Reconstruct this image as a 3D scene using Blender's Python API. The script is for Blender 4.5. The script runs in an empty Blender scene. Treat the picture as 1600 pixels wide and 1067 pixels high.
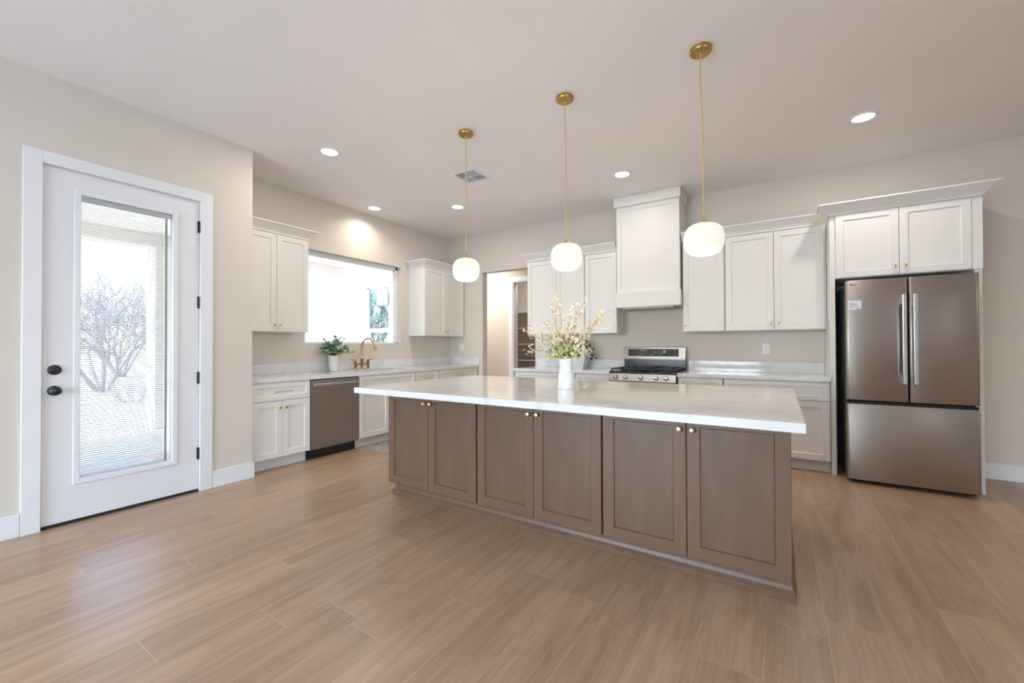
import bpy, bmesh, math, random
from mathutils import Vector, Matrix
C = bpy.context.scene.collection
sc = bpy.context.scene
PI = math.pi
rnd = random.Random(7)

# ------------------------------------------------------------------ camera
cam_d = bpy.data.cameras.new('camera'); cam = bpy.data.objects.new('camera', cam_d); C.objects.link(cam)
cam_d.sensor_width = 36; cam_d.sensor_fit = 'HORIZONTAL'; cam_d.lens = 650.885/1600*36
cam_d.clip_start = .05; cam_d.clip_end = 300
yw, pt, rl = 0.5686, 0.0098, -0.0034
F = Vector((-math.sin(yw)*math.cos(pt), math.cos(yw)*math.cos(pt), math.sin(pt)))
R0 = Vector((math.cos(yw), math.sin(yw), 0)); U0 = R0.cross(F)
R1 = R0*math.cos(rl)+U0*math.sin(rl); U1 = -R0*math.sin(rl)+U0*math.cos(rl)
M = Matrix((R1, U1, -F)).transposed().to_4x4(); M.translation = (4.8504, -5.5665, 1.2298)
cam.matrix_world = M
sc.camera = cam
sc.view_settings.view_transform = 'Standard'
try: sc.view_settings.look = 'None'
except Exception: pass
sc.view_settings.gamma = 1
sc.view_settings.use_curve_mapping = False
sc.view_settings.exposure = 0.1

# ------------------------------------------------------------------ sky, sun, area lamps added as daylight fill from behind the camera
w = bpy.data.worlds.new('sky'); sc.world = w; w.use_nodes = True
wn = w.node_tree.nodes; wl = w.node_tree.links
sky = wn.new('ShaderNodeTexSky'); sky.sky_type = 'NISHITA'; sky.sun_disc = False
sky.sun_elevation = math.radians(57); sky.sun_rotation = math.radians(200); sky.dust_density = 2.0
wn['Background'].inputs['Strength'].default_value = 1.3
wl.new(sky.outputs['Color'], wn['Background'].inputs['Color'])
def light(name, kind, loc, energy, color, direction=None, **kw):
    d = bpy.data.lights.new(name, kind); d.energy = energy; d.color = color
    for k, v in kw.items(): setattr(d, k, v)
    o = bpy.data.objects.new(name, d); C.objects.link(o); o.location = loc
    if direction: o.rotation_euler = Vector(direction).to_track_quat('-Z', 'Y').to_euler()
    return o
light('sun', 'SUN', (-6, -8, 12), 7.0, (1, .95, .88), (.2, .5, -.84), angle=.009)
DAY = (.62, .78, 1.0)
light('daylight_fill_rear', 'AREA', (2.6, -10.12, 1.45), 275, DAY, (0, 1, .02), shape='RECTANGLE', size=3.6, size_y=2.3)  # area lamp outside the unseen rear window, stands in for daylight
light('daylight_fill_side', 'AREA', (10.12, -7.4, 1.5), 215, DAY, (-1, 0, .02), shape='RECTANGLE', size=2.6, size_y=1.9)  # fill lamp added at the unseen side opening, stands in for daylight

# ------------------------------------------------------------------ materials
MATS = {}
def mat(name, col, rough=.5, metal=0.0, noise=None, bump=None, coat=0.0, spec=.5, emit=None, aniso=0.0, trans=0.0):
    """noise=(scale_xyz, amount, detail); bump=(scale, strength)"""
    m = bpy.data.materials.new(name); m.use_nodes = True; MATS[name] = m
    n = m.node_tree.nodes; l = m.node_tree.links; b = n['Principled BSDF']
    b.inputs['Base Color'].default_value = (*col, 1); b.inputs['Roughness'].default_value = rough
    b.inputs['Metallic'].default_value = metal; b.inputs['Coat Weight'].default_value = coat
    b.inputs['Specular IOR Level'].default_value = spec; b.inputs['Anisotropic'].default_value = aniso
    b.inputs['Anisotropic Rotation'].default_value = .25
    b.inputs['Transmission Weight'].default_value = trans
    tc = n.new('ShaderNodeTexCoord')
    if noise:
        mp = n.new('ShaderNodeMapping'); mp.inputs['Scale'].default_value = noise[0]
        tx = n.new('ShaderNodeTexNoise'); tx.inputs['Scale'].default_value = 1; tx.inputs['Detail'].default_value = noise[2]
        l.new(tc.outputs['Object'], mp.inputs['Vector']); l.new(mp.outputs['Vector'], tx.inputs['Vector'])
        rp = n.new('ShaderNodeValToRGB'); a = noise[1]
        rp.color_ramp.elements[0].position = .3; rp.color_ramp.elements[1].position = .7
        rp.color_ramp.elements[0].color = (*[c*(1-a) for c in col], 1); rp.color_ramp.elements[1].color = (*[min(1, c*(1+a)) for c in col], 1)
        l.new(tx.outputs['Fac'], rp.inputs['Fac']); l.new(rp.outputs['Color'], b.inputs['Base Color'])
    if bump:
        tb = n.new('ShaderNodeTexNoise'); tb.inputs['Scale'].default_value = bump[0]; tb.inputs['Detail'].default_value = 3
        bp = n.new('ShaderNodeBump'); bp.inputs['Strength'].default_value = bump[1]; bp.inputs['Distance'].default_value = .002
        l.new(tc.outputs['Object'], tb.inputs['Vector']); l.new(tb.outputs['Fac'], bp.inputs['Height']); l.new(bp.outputs['Normal'], b.inputs['Normal'])
    if emit:
        b.inputs['Emission Color'].default_value = (*emit[0], 1); b.inputs['Emission Strength'].default_value = emit[1]
    return m
wall_m = mat('wall_paint', (.685, .63, .56), .75, noise=((3, 3, 3), .012, 3), bump=(160, .06), spec=.25)
ceil_m = mat('ceiling_paint', (.88, .865, .86), .85, noise=((2, 2, 2), .01, 2), bump=(160, .06), spec=.2)
trim_m = mat('white_trim', (.80, .80, .82), .38, noise=((4, 4, 4), .008, 2))
door_m = mat('white_door_paint', (.78, .78, .81), .42, noise=((4, 4, 4), .008, 2))
cab_m = mat('cabinet_paint', (.77, .755, .725), .44, noise=((5, 5, 2), .012, 2))
frame_w = mat('white_vinyl', (.82, .84, .85), .35, noise=((4, 4, 4), .008, 2))
steel = mat('stainless_steel', (.40, .368, .338), .33, 1.0, noise=((2, 2, 500), .05, 2), aniso=.75)
steel_d = mat('dark_steel_side', (.16, .165, .175), .45, .6, noise=((9, 9, 9), .05, 2))
steel_l = mat('bright_steel', (.66, .67, .69), .24, 1.0, noise=((300, 300, 3), .04, 2))
gold = mat('brushed_gold', (.83, .58, .24), .25, 1.0, noise=((60, 60, 200), .06, 2))
bronze_gold = mat('brushed_bronze_gold', (.62, .36, .18), .28, 1.0, noise=((60, 60, 200), .06, 2))
brass = mat('canopy_brass', (.50, .32, .10), .32, 1.0, noise=((60, 60, 300), .12, 2))
pearl = mat('pearl_brass', (.92, .78, .55), .18, 1.0, noise=((60, 60, 60), .06, 2))
cord_m = mat('gold_cord', (.62, .43, .18), .6, 0, noise=((300, 300, 900), .25, 2))
black = mat('black_enamel', (.012, .012, .014), .22, noise=((40, 40, 40), .2, 2))
black_m = mat('black_rubber', (.015, .015, .016), .7, noise=((40, 40, 40), .2, 2))
iron = mat('cast_iron', (.02, .02, .023), .5, noise=((90, 90, 90), .3, 3))
bronze = mat('dark_bronze_hardware', (.05, .055, .07), .32, .8, noise=((60, 60, 60), .2, 2))
wood_f = mat('stained_maple_frame', (.150, .087, .052), .42, noise=((22, 22, 2.2), .09, 6))
wood_p = mat('stained_maple_panel', (.135, .081, .051), .42, noise=((11, 11, 2.6), .15, 8))
dark_gap = mat('cabinet_shadow_gap_box', (.10, .06, .04), .7, noise=((10, 10, 10), .1, 2))
ceramic = mat('white_ceramic', (.82, .80, .77), .22, noise=((9, 9, 9), .015, 2))
opal = mat('white_glass_vase', (.84, .86, .89), .06, noise=((9, 9, 9), .02, 2), coat=.6)
leaf_a = mat('eucalyptus_leaf', (.36, .50, .36), .5, noise=((25, 25, 25), .45, 2))
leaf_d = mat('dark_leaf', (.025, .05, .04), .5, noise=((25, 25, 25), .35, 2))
leaf_y = mat('lime_leaf', (.45, .52, .10), .5, noise=((25, 25, 25), .3, 2))
twig = mat('twig', (.22, .20, .10), .7, noise=((40, 40, 40), .25, 2))
blos = mat('blossom', (.84, .76, .64), .6, noise=((30, 30, 30), .22, 2))
blos_o = mat('peach_blossom', (.80, .60, .36), .6, noise=((30, 30, 30), .2, 2))
cream = mat('cream_petal', (.83, .78, .58), .6, noise=((40, 40, 40), .12, 2))
plast = mat('white_plastic', (.80, .82, .84), .4, noise=((9, 9, 9), .01, 2))
slot_m = mat('outlet_slot', (.12, .12, .13), .5, noise=((9, 9, 9), .05, 2))
paper = mat('sticker_paper', (.74, .74, .82), .6, noise=((60, 60, 60), .03, 2))
ink = mat('printed_ink', (.25, .26, .38), .6, noise=((60, 60, 60), .1, 2))
ink_l = mat('display_print', (.45, .45, .47), .5, noise=((60, 60, 60), .05, 2))
planter_m = mat('greywashed_planter', (.62, .65, .66), .55, noise=((30, 30, 8), .12, 4))
stucco = mat('white_stucco', (.84, .83, .81), .9, noise=((3, 3, 3), .02, 3), bump=(90, .1))
bark = mat('pale_bark', (.30, .275, .29), .9, noise=((6, 6, 2), .25, 4))
shelf_m = mat('shelf_board', (.70, .66, .60), .5, noise=((4, 4, 4), .02, 2))
lens = mat('lamp_lens', (.9, .9, .9), .4, emit=((1, .97, .92), 6))
vent_d = mat('vent_dark', (.05, .05, .055), .8, noise=((9, 9, 9), .1, 2))
hoodin = mat('hood_insert_steel', (.5, .5, .5), .5, .3, noise=((80, 8, 8), .05, 2))

def glass(name, tint, gloss, mixf):
    m = bpy.data.materials.new(name); m.use_nodes = True; n = m.node_tree.nodes; l = m.node_tree.links
    n.remove(n['Principled BSDF'])
    t = n.new('ShaderNodeBsdfTransparent'); t.inputs['Color'].default_value = (*tint, 1)
    g = n.new('ShaderNodeBsdfGlossy'); g.inputs['Roughness'].default_value = .01; g.inputs['Color'].default_value = (*gloss, 1)
    mx = n.new('ShaderNodeMixShader')
    if mixf is None:
        fr = n.new('ShaderNodeFresnel'); fr.inputs['IOR'].default_value = 1.45; l.new(fr.outputs['Fac'], mx.inputs['Fac'])
    else: mx.inputs['Fac'].default_value = mixf
    l.new(t.outputs[0], mx.inputs[1]); l.new(g.outputs[0], mx.inputs[2]); l.new(mx.outputs[0], n['Material Output'].inputs['Surface'])
    return m
pane_m = glass('clear_pane', (.97, .985, .98), (1, 1, 1), None)
tint_m = glass('tinted_pane', (.35, .5, .52), (.28, .41, .44), .85)

def shade_mat():
    m = bpy.data.materials.new('ribbed_opal_glass'); m.use_nodes = True; n = m.node_tree.nodes; l = m.node_tree.links
    b = n['Principled BSDF']; b.inputs['Base Color'].default_value = (.35, .33, .30, 1); b.inputs['Roughness'].default_value = .2
    tc = n.new('ShaderNodeTexCoord'); sp = n.new('ShaderNodeSeparateXYZ'); l.new(tc.outputs['Object'], sp.inputs[0])
    at = n.new('ShaderNodeMath'); at.operation = 'ARCTAN2'; l.new(sp.outputs['Y'], at.inputs[0]); l.new(sp.outputs['X'], at.inputs[1])
    mu = n.new('ShaderNodeMath'); mu.operation = 'MULTIPLY'; mu.inputs[1].default_value = 48; l.new(at.outputs[0], mu.inputs[0])
    si = n.new('ShaderNodeMath'); si.operation = 'SINE'; l.new(mu.outputs[0], si.inputs[0])
    ma = n.new('ShaderNodeMath'); ma.operation = 'MULTIPLY_ADD'; ma.inputs[1].default_value = .07; ma.inputs[2].default_value = .70; l.new(si.outputs[0], ma.inputs[0])
    b.inputs['Emission Color'].default_value = (1, .94, .81, 1); l.new(ma.outputs[0], b.inputs['Emission Strength'])
    return m
shade_m = shade_mat()

def quartz():
    m = bpy.data.materials.new('white_quartz'); m.use_nodes = True; n = m.node_tree.nodes; l = m.node_tree.links
    b = n['Principled BSDF']; b.inputs['Roughness'].default_value = .07
    tc = n.new('ShaderNodeTexCoord')
    mp = n.new('ShaderNodeMapping'); mp.inputs['Scale'].default_value = (.8, 2.2, 1.2); mp.inputs['Rotation'].default_value = (.3, .2, .25)
    l.new(tc.outputs['Object'], mp.inputs['Vector'])
    nz = n.new('ShaderNodeTexNoise'); nz.inputs['Scale'].default_value = 1.5; nz.inputs['Detail'].default_value = 6; nz.inputs['Distortion'].default_value = .8
    l.new(mp.outputs[0], nz.inputs['Vector'])
    r = n.new('ShaderNodeValToRGB'); e = r.color_ramp.elements
    base = (.76, .755, .75, 1); vein = (.57, .57, .59, 1)
    e[0].position = .47; e[0].color = base; e[1].position = .525; e[1].color = base
    k = e.new(.497); k.color = vein
    l.new(nz.outputs['Fac'], r.inputs['Fac'])
    nb = n.new('ShaderNodeTexNoise'); nb.inputs['Scale'].default_value = .9; nb.inputs['Detail'].default_value = 2; l.new(tc.outputs['Object'], nb.inputs['Vector'])
    mx = n.new('ShaderNodeMix'); mx.data_type = 'RGBA'; mx.inputs['B'].default_value = base
    l.new(nb.outputs['Fac'], mx.inputs['Factor']); l.new(r.outputs['Color'], mx.inputs['A'])
    l.new(mx.outputs['Result'], b.inputs['Base Color'])
    return m
quartz_m = quartz()

def floor_mat():
    m = bpy.data.materials.new('oak_planks'); m.use_nodes = True; n = m.node_tree.nodes; l = m.node_tree.links
    b = n['Principled BSDF']
    tc = n.new('ShaderNodeTexCoord'); sp = n.new('ShaderNodeSeparateXYZ'); l.new(tc.outputs['Object'], sp.inputs[0])
    def mth(op, a, bb=None, c=None):
        k = n.new('ShaderNodeMath'); k.operation = op
        for i, v in enumerate((a, bb, c)):
            if v is None: continue
            if isinstance(v, (int, float)): k.inputs[i].default_value = v
            else: l.new(v, k.inputs[i])
        return k.outputs[0]
    W_, L_ = .2215, 1.53
    xr = mth('DIVIDE', mth('ADD', sp.outputs['X'], .048), W_); row = mth('FLOOR', xr); fx = mth('FRACT', xr)
    wn1 = n.new('ShaderNodeTexWhiteNoise'); wn1.noise_dimensions = '1D'; l.new(row, wn1.inputs['W'])
    yr = mth('DIVIDE', mth('MULTIPLY_ADD', wn1.outputs['Value'], L_, sp.outputs['Y']), L_); col = mth('FLOOR', yr); fy = mth('FRACT', yr)
    cb = n.new('ShaderNodeCombineXYZ'); l.new(row, cb.inputs[0]); l.new(col, cb.inputs[1])
    wn2 = n.new('ShaderNodeTexWhiteNoise'); wn2.noise_dimensions = '2D'; l.new(cb.outputs[0], wn2.inputs['Vector'])
    # grain stretched along the plank, shifted per plank
    off = n.new('ShaderNodeVectorMath'); off.operation = 'MULTIPLY_ADD'; off.inputs[1].default_value = (17, 31, 0)
    l.new(wn2.outputs['Color'], off.inputs[0]); l.new(tc.outputs['Object'], off.inputs[2])
    mp = n.new('ShaderNodeMapping'); mp.inputs['Scale'].default_value = (9, .9, 1); l.new(off.outputs[0], mp.inputs['Vector'])
    g1 = n.new('ShaderNodeTexNoise'); g1.inputs['Scale'].default_value = 1.3; g1.inputs['Detail'].default_value = 5; g1.inputs['Distortion'].default_value = 1.2; l.new(mp.outputs[0], g1.inputs['Vector'])
    mp2 = n.new('ShaderNodeMapping'); mp2.inputs['Scale'].default_value = (90, 3.5, 1); l.new(off.outputs[0], mp2.inputs['Vector'])
    g2 = n.new('ShaderNodeTexNoise'); g2.inputs['Scale'].default_value = 1.5; g2.inputs['Detail'].default_value = 3; l.new(mp2.outputs[0], g2.inputs['Vector'])
    r = n.new('ShaderNodeValToRGB'); e = r.color_ramp.elements
    e[0].position = .30; e[0].color = (.315, .195, .12, 1); e[1].position = .68; e[1].color = (.50, .34, .225, 1)
    mixv = mth('ADD', mth('MULTIPLY', g1.outputs['Fac'], .62), mth('MULTIPLY', g2.outputs['Fac'], .38)); l.new(mixv, r.inputs['Fac'])
    pv = mth('MULTIPLY_ADD', wn2.outputs['Value'], .22, .89)
    hs = n.new('ShaderNodeVectorMath'); hs.operation = 'SCALE'; l.new(r.outputs['Color'], hs.inputs[0]); l.new(pv, hs.inputs['Scale'])
    # seams: thin pale lines on the long sides, paler at the butt ends
    sx = mth('LESS_THAN', mth('ABSOLUTE', mth('SUBTRACT', fx, .5)), .5-.0055)
    sy = mth('LESS_THAN', mth('ABSOLUTE', mth('SUBTRACT', fy, .5)), .5-.0011)
    inside = mth('MULTIPLY', sx, sy)
    mx = n.new('ShaderNodeMix'); mx.data_type = 'RGBA'; mx.inputs['A'].default_value = (.50, .36, .25, 1)
    l.new(inside, mx.inputs['Factor']); l.new(hs.outputs[0], mx.inputs['B']); l.new(mx.outputs['Result'], b.inputs['Base Color'])
    bp = n.new('ShaderNodeBump'); bp.inputs['Strength'].default_value = .25; bp.inputs['Distance'].default_value = .0012
    l.new(mth('MULTIPLY_ADD', inside, .6, mth('MULTIPLY', g2.outputs['Fac'], .4)), bp.inputs['Height']); l.new(bp.outputs['Normal'], b.inputs['Normal'])
    b.inputs['Roughness'].default_value = .30
    return m
floor_m = floor_mat()

def rug_mat():
    m = bpy.data.materials.new('patterned_mat'); m.use_nodes = True; n = m.node_tree.nodes; l = m.node_tree.links
    b = n['Principled BSDF']; b.inputs['Roughness'].default_value = .9
    tc = n.new('ShaderNodeTexCoord'); v = n.new('ShaderNodeTexVoronoi'); v.inputs['Scale'].default_value = 11; l.new(tc.outputs['Object'], v.inputs['Vector'])
    nz = n.new('ShaderNodeTexNoise'); nz.inputs['Scale'].default_value = 30; nz.inputs['Detail'].default_value = 4; l.new(tc.outputs['Object'], nz.inputs['Vector'])
    ad = n.new('ShaderNodeMath'); ad.operation = 'MULTIPLY_ADD'; ad.inputs[1].default_value = .9; l.new(v.outputs['Distance'], ad.inputs[0]); l.new(nz.outputs['Fac'], ad.inputs[2])
    r = n.new('ShaderNodeValToRGB'); e = r.color_ramp.elements
    e[0].position = .45; e[0].color = (.18, .17, .165, 1); e[1].position = 1.0; e[1].color = (.30, .30, .32, 1)
    k = e.new(.7); k.color = (.48, .42, .33, 1); k = e.new(.85); k.color = (.36, .29, .2, 1)
    l.new(ad.outputs[0], r.inputs['Fac']); l.new(r.outputs['Color'], b.inputs['Base Color'])
    return m
rug_m = rug_mat()

def ground_mat(name, c0, c1, sc_):
    m = bpy.data.materials.new(name); m.use_nodes = True; n = m.node_tree.nodes; l = m.node_tree.links
    b = n['Principled BSDF']; b.inputs['Roughness'].default_value = .95
    tc = n.new('ShaderNodeTexCoord'); nz = n.new('ShaderNodeTexNoise'); nz.inputs['Scale'].default_value = sc_; nz.inputs['Detail'].default_value = 8
    l.new(tc.outputs['Object'], nz.inputs['Vector'])
    r = n.new('ShaderNodeValToRGB'); e = r.color_ramp.elements; e[0].position = .35; e[0].color = (*c0, 1); e[1].position = .65; e[1].color = (*c1, 1)
    l.new(nz.outputs['Fac'], r.inputs['Fac']); l.new(r.outputs['Color'], b.inputs['Base Color'])
    return m
sand_m = ground_mat('desert_sand', (.36, .31, .27), (.44, .39, .34), 3)
slab_m = ground_mat('patio_concrete', (.56, .55, .55), (.62, .61, .60), 5)

# ------------------------------------------------------------------ mesh builder
class MB:
    def __init__(s): s.bm = bmesh.new(); s.mi = 0
    def _tag(s, faces):
        for f in faces: f.material_index = s.mi
    def box(s, a, b, bev=0.0, seg=1):
        lo = [min(a[i], b[i]) for i in range(3)]; hi = [max(a[i], b[i]) for i in range(3)]
        v = [s.bm.verts.new((x, y, z)) for x in (lo[0], hi[0]) for y in (lo[1], hi[1]) for z in (lo[2], hi[2])]
        q = [(0, 1, 3, 2), (4, 6, 7, 5), (0, 4, 5, 1), (2, 3, 7, 6), (0, 2, 6, 4), (1, 5, 7, 3)]
        fs = [s.bm.faces.new([v[i] for i in k]) for k in q]; s._tag(fs)
        if bev > 0:
            es = list({e for f in fs for e in f.edges})
            r = bmesh.ops.bevel(s.bm, geom=es, offset=bev, segments=seg, affect='EDGES', profile=.5)
            s._tag(r['faces'])
        return s
    def loops(s, rings, close=True, cap0=True, cap1=True):
        vs = [[s.bm.verts.new(p) for p in r] for r in rings]; fs = []
        n = len(vs[0])
        for i in range(len(vs)-1):
            for j in range(n if close else n-1):
                k = (j+1) % n
                fs.append(s.bm.faces.new((vs[i][j], vs[i][k], vs[i+1][k], vs[i+1][j])))
        if cap0: fs.append(s.bm.faces.new(vs[0][::-1]))
        if cap1: fs.append(s.bm.faces.new(vs[-1]))
        s._tag(fs); return s
    def lathe(s, prof, c=(0, 0, 0), axis='z', n=32, cap0=True, cap1=True, rib=None):
        rings = []
        for r, h in prof:
            ring = []
            for k in range(n):
                t = 2*PI*k/n; rr = max(r, 1e-4)
                if rib: rr *= 1+rib[1]*math.cos(rib[0]*t)
                x, y = rr*math.cos(t), rr*math.sin(t)
                p = (x, y, h) if axis == 'z' else ((h, x, y) if axis == 'x' else (x, h, y))
                ring.append((c[0]+p[0], c[1]+p[1], c[2]+p[2]))
            rings.append(ring)
        return s.loops(rings, True, cap0, cap1)
    def tube(s, pts, r, n=10, caps=True):
        pts = [Vector(p) for p in pts]; rings = []; up = None
        for i, p in enumerate(pts):
            t = (pts[min(i+1, len(pts)-1)]-pts[max(i-1, 0)]).normalized()
            if up is None: up = t.orthogonal().normalized()
            else: up = (up-t*up.dot(t)).normalized()
            sd = t.cross(up); rr = r[i] if isinstance(r, (list, tuple)) else r
            rings.append([p+(up*math.cos(2*PI*k/n)+sd*math.sin(2*PI*k/n))*rr for k in range(n)])
        return s.loops(rings, True, caps, caps)
    def poly(s, pts):
        f = s.bm.faces.new([s.bm.verts.new(p) for p in pts]); s._tag([f]); return s
    def ball(s, c, r, sub=1, sq=(1, 1, 1)):
        d = bmesh.ops.create_icosphere(s.bm, subdivisions=sub, radius=1)
        for v in d['verts']: v.co = Vector((c[0]+v.co.x*r*sq[0], c[1]+v.co.y*r*sq[1], c[2]+v.co.z*r*sq[2]))
        s._tag({f for v in d['verts'] for f in v.link_faces}); return s
    def leaf(s, p, d, nrm, L, Wd, pts=8):
        d = Vector(d).normalized(); nn = Vector(nrm); nn = (nn-d*nn.dot(d))
        nn = nn.normalized() if nn.length > 1e-4 else d.orthogonal().normalized()
        sd = d.cross(nn); p = Vector(p); ring = []
        for k in range(pts):
            t = 2*PI*k/pts
            ring.append(p+d*(L*.5*(1-math.cos(t)))+sd*(Wd*.5*math.sin(t))+nn*(.12*L*math.sin(t)**2))
        return s.poly(ring)
WO = {}
def obj(name, mb, mats, parent=None, smooth=False, kind=None, recalc=True):
    bm = mb.bm
    if recalc: bmesh.ops.recalc_face_normals(bm, faces=bm.faces[:])
    lo = Vector([min(v.co[i] for v in bm.verts) for i in range(3)]); hi = Vector([max(v.co[i] for v in bm.verts) for i in range(3)])
    ctr = (lo+hi)/2
    if parent is None: ctr.z = lo.z
    bmesh.ops.translate(bm, verts=bm.verts[:], vec=-ctr)
    me = bpy.data.meshes.new(name); bm.to_mesh(me); bm.free()
    for m in (mats if isinstance(mats, (list, tuple)) else [mats]): me.materials.append(m)
    if smooth:
        me.polygons.foreach_set('use_smooth', [True]*len(me.polygons))
        try: me.set_sharp_from_angle(angle=math.radians(38))
        except Exception: pass
    o = bpy.data.objects.new(name, me); C.objects.link(o)
    if parent: o.parent = parent; o.location = ctr-WO[parent]
    else: o.location = ctr
    WO[o] = ctr
    if kind: o['kind'] = kind
    return o
def tag(o, label=None, cat=None, group=None):
    if label: o['label'] = label
    if cat: o['category'] = cat
    if group: o['group'] = group
    return o
def thing(name, loc, label, cat, group=None):
    o = bpy.data.objects.new(name, None); C.objects.link(o); o.location = loc; o.empty_display_size = .1
    WO[o] = Vector(loc); return tag(o, label, cat, group)
def struct(name, mb, m, parent=None, smooth=False):
    return obj(name, mb, m, parent, smooth, kind='structure' if parent is None else None)
def dup(root, delta, label=None, group=None):
    c = root.copy(); C.objects.link(c); c.location = root.location+Vector(delta)
    if label: c['label'] = label
    if group: c['group'] = group
    for ch in list(root.children):
        k = ch.copy(); C.objects.link(k); k.parent = c
        for g in list(ch.children):
            q = g.copy(); C.objects.link(q); q.parent = k
    return c

# ------------------------------------------------------------------ room shell
H = 3.084; XD = .681; YD = -3.58; RX = 10.0; RY = -10.0; T = .15
def wall_hole(mb, axis, f0, f1, a0, a1, z0, z1, h):  # wall slab with one rectangular hole h=(b0,b1,zz0,zz1)
    def bx(p0, p1, q0, q1):
        if p1-p0 < 1e-4 or q1-q0 < 1e-4: return
        if axis == 'x': mb.box((f0, p0, q0), (f1, p1, q1))
        else: mb.box((p0, f0, q0), (p1, f1, q1))
    bx(a0, h[0], z0, z1); bx(h[1], a1, z0, z1); bx(h[0], h[1], h[3], z1); bx(h[0], h[1], z0, h[2])
    return mb
struct('floor', MB().box((-1.2, RY, -.12), (RX, 2.9, 0)), floor_m)
struct('ceiling', MB().box((-1.35, RY-T, H), (RX+T, 3.05, H+.25)), ceil_m)
WY0, WY1, WZ0, WZ1 = -2.66, -1.12, 1.262, 2.43
struct('wall_left', wall_hole(MB(), 'x', -T, 0, YD-.15, .12, 0, H, (WY0, WY1, WZ0, WZ1)), wall_m)
struct('wall_return', MB().box((0, YD-.15, 0), (XD-T, YD, H)), wall_m)
DY0, DY1, DZ1 = -4.916, -4.002, 2.472
struct('wall_entry', wall_hole(MB(), 'x', XD-T, XD, RY, YD, 0, H, (DY0, DY1, 0, DZ1)), wall_m)
struct('wall_back', wall_hole(MB(), 'y', 0, .13, 0, RX, 0, H, (.715, 1.715, 0, 2.44)), wall_m)
struct('wall_right', wall_hole(MB(), 'x', RX, RX+T, RY, .13, 0, H, (-8.7, -6.1, .5, 2.45)), wall_m)
struct('wall_front', wall_hole(MB(), 'y', RY-T, RY, XD-T, RX+T, 0, H, (.8, 4.4, .05, 2.45)), wall_m)
m = MB()
for x in (.8, 2.57, 4.33): m.box((x, RY-.1, .05), (x+.07, RY-.04, 2.45))
m.box((.8, RY-.1, .05), (4.4, RY-.04, .12)).box((.8, RY-.1, 2.38), (4.4, RY-.04, 2.45))
wr = struct('window_3', m, frame_w); struct('pane', MB().box((.8, RY-.075, .06), (4.4, RY-.07, 2.44)), pane_m, wr)
m = MB()
for y in (-8.7, -7.43, -6.17): m.box((RX+.04, y, .5), (RX+.1, y+.07, 2.45))
m.box((RX+.04, -8.7, .5), (RX+.1, -6.1, .57)).box((RX+.04, -8.7, 2.38), (RX+.1, -6.1, 2.45))
wr = struct('window_4', m, frame_w); struct('pane', MB().box((RX+.07, -8.7, .51), (RX+.075, -6.1, 2.44)), pane_m, wr)
# hallway and pantry beyond the opening
struct('wall_hall_back', wall_hole(MB(), 'y', 1.1, 1.22, -1.2, 3.2, 0, H, (.62, 1.53, 0, 2.44)), wall_m)
struct('wall_hall_left', MB().box((-1.32, .13, 0), (-1.2, 2.9, H)), wall_m)
struct('wall_hall_near', MB().box((-1.2, .0, 0), (-T, .13, H)), wall_m)
struct('wall_hall_right', MB().box((3.2, .13, 0), (3.32, 2.9, H)), wall_m)
struct('wall_pantry_back', MB().box((-1.2, 2.75, 0), (3.2, 2.9, H)), wall_m)
m = MB(); m.box((.523, 1.08, 0), (.615, 1.1, 2.53), .003).box((1.535, 1.08, 0), (1.62, 1.1, 2.53), .003).box((.615, 1.08, 2.445), (1.535, 1.1, 2.53), .003)
m.box((.615, 1.09, 0), (.635, 1.23, 2.445)).box((1.515, 1.09, 0), (1.535, 1.23, 2.445)).box((.635, 1.09, 2.425), (1.515, 1.23, 2.445))
struct('trim_2', m, trim_m)
SHG = ['topmost pale board shelf seen in the pantry beyond the opening', 'second pale board shelf from the top in the pantry', 'third pale board shelf from the top in the pantry', 'fourth pale board shelf from the top in the pantry just above the counter line', 'lowest board shelf in the pantry, hidden below the counter line']
for k, z in enumerate((1.97, 1.615, 1.257, .90, .5)):
    tag(obj('pantry_shelf', MB().box((-1.2, 2.36, z-.012), (3.2, 2.75, z+.012), .002), shelf_m), SHG[k], 'shelf', 'pantry shelves')
# baseboards
def bb(name, a, b): struct(name, MB().box(a, b, .003), trim_m)
bb('baseboard_entry', (XD, RY, 0), (XD+.016, -5.002, .146))
m = MB(); m.box((XD, -3.91, 0), (XD+.016, YD+.016, .146), .003); struct('baseboard_corner', m, trim_m)
bb('baseboard_back', (6.276, -.016, 0), (RX, 0, .146))
bb('baseboard_right', (RX-.016, RY, 0), (RX, -.016, .146))
bb('baseboard_hall', (-1.2, 1.084, 0), (.523, 1.1, .146))

# ------------------------------------------------------------------ entry door
m = MB(); X0, X1 = XD, XD+.018
m.box((X0, -5.0, 0), (X1, -4.912, 2.557), .002).box((X0, -4.004, 0), (X1, -3.912, 2.557), .002).box((X0, -4.912, 2.472), (X1, -4.004, 2.557), .002)
struct('trim_1', m, trim_m)
m = MB(); m.box((XD-T, DY0, 0), (XD-.004, DY0+.004, 2.47)).box((XD-T, DY1-.004, 0), (XD-.004, DY1, 2.47)).box((XD-T, DY0, 2.468), (XD-.004, DY1, 2.472))
struct('trim_3', m, trim_m)
LY0, LY1, LZ0, LZ1 = -4.909, -4.009, .022, 2.4655
GY0, GY1, GZ0, GZ1 = -4.724, -4.192, .30, 2.31
DX0, DX1 = XD-.055, XD-.006
door = struct('door_1', wall_hole(MB(), 'x', DX0, DX1, LY0, LY1, LZ0, LZ1, (GY0, GY1, GZ0, GZ1)), door_m)
m = MB(); O = .036
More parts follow.
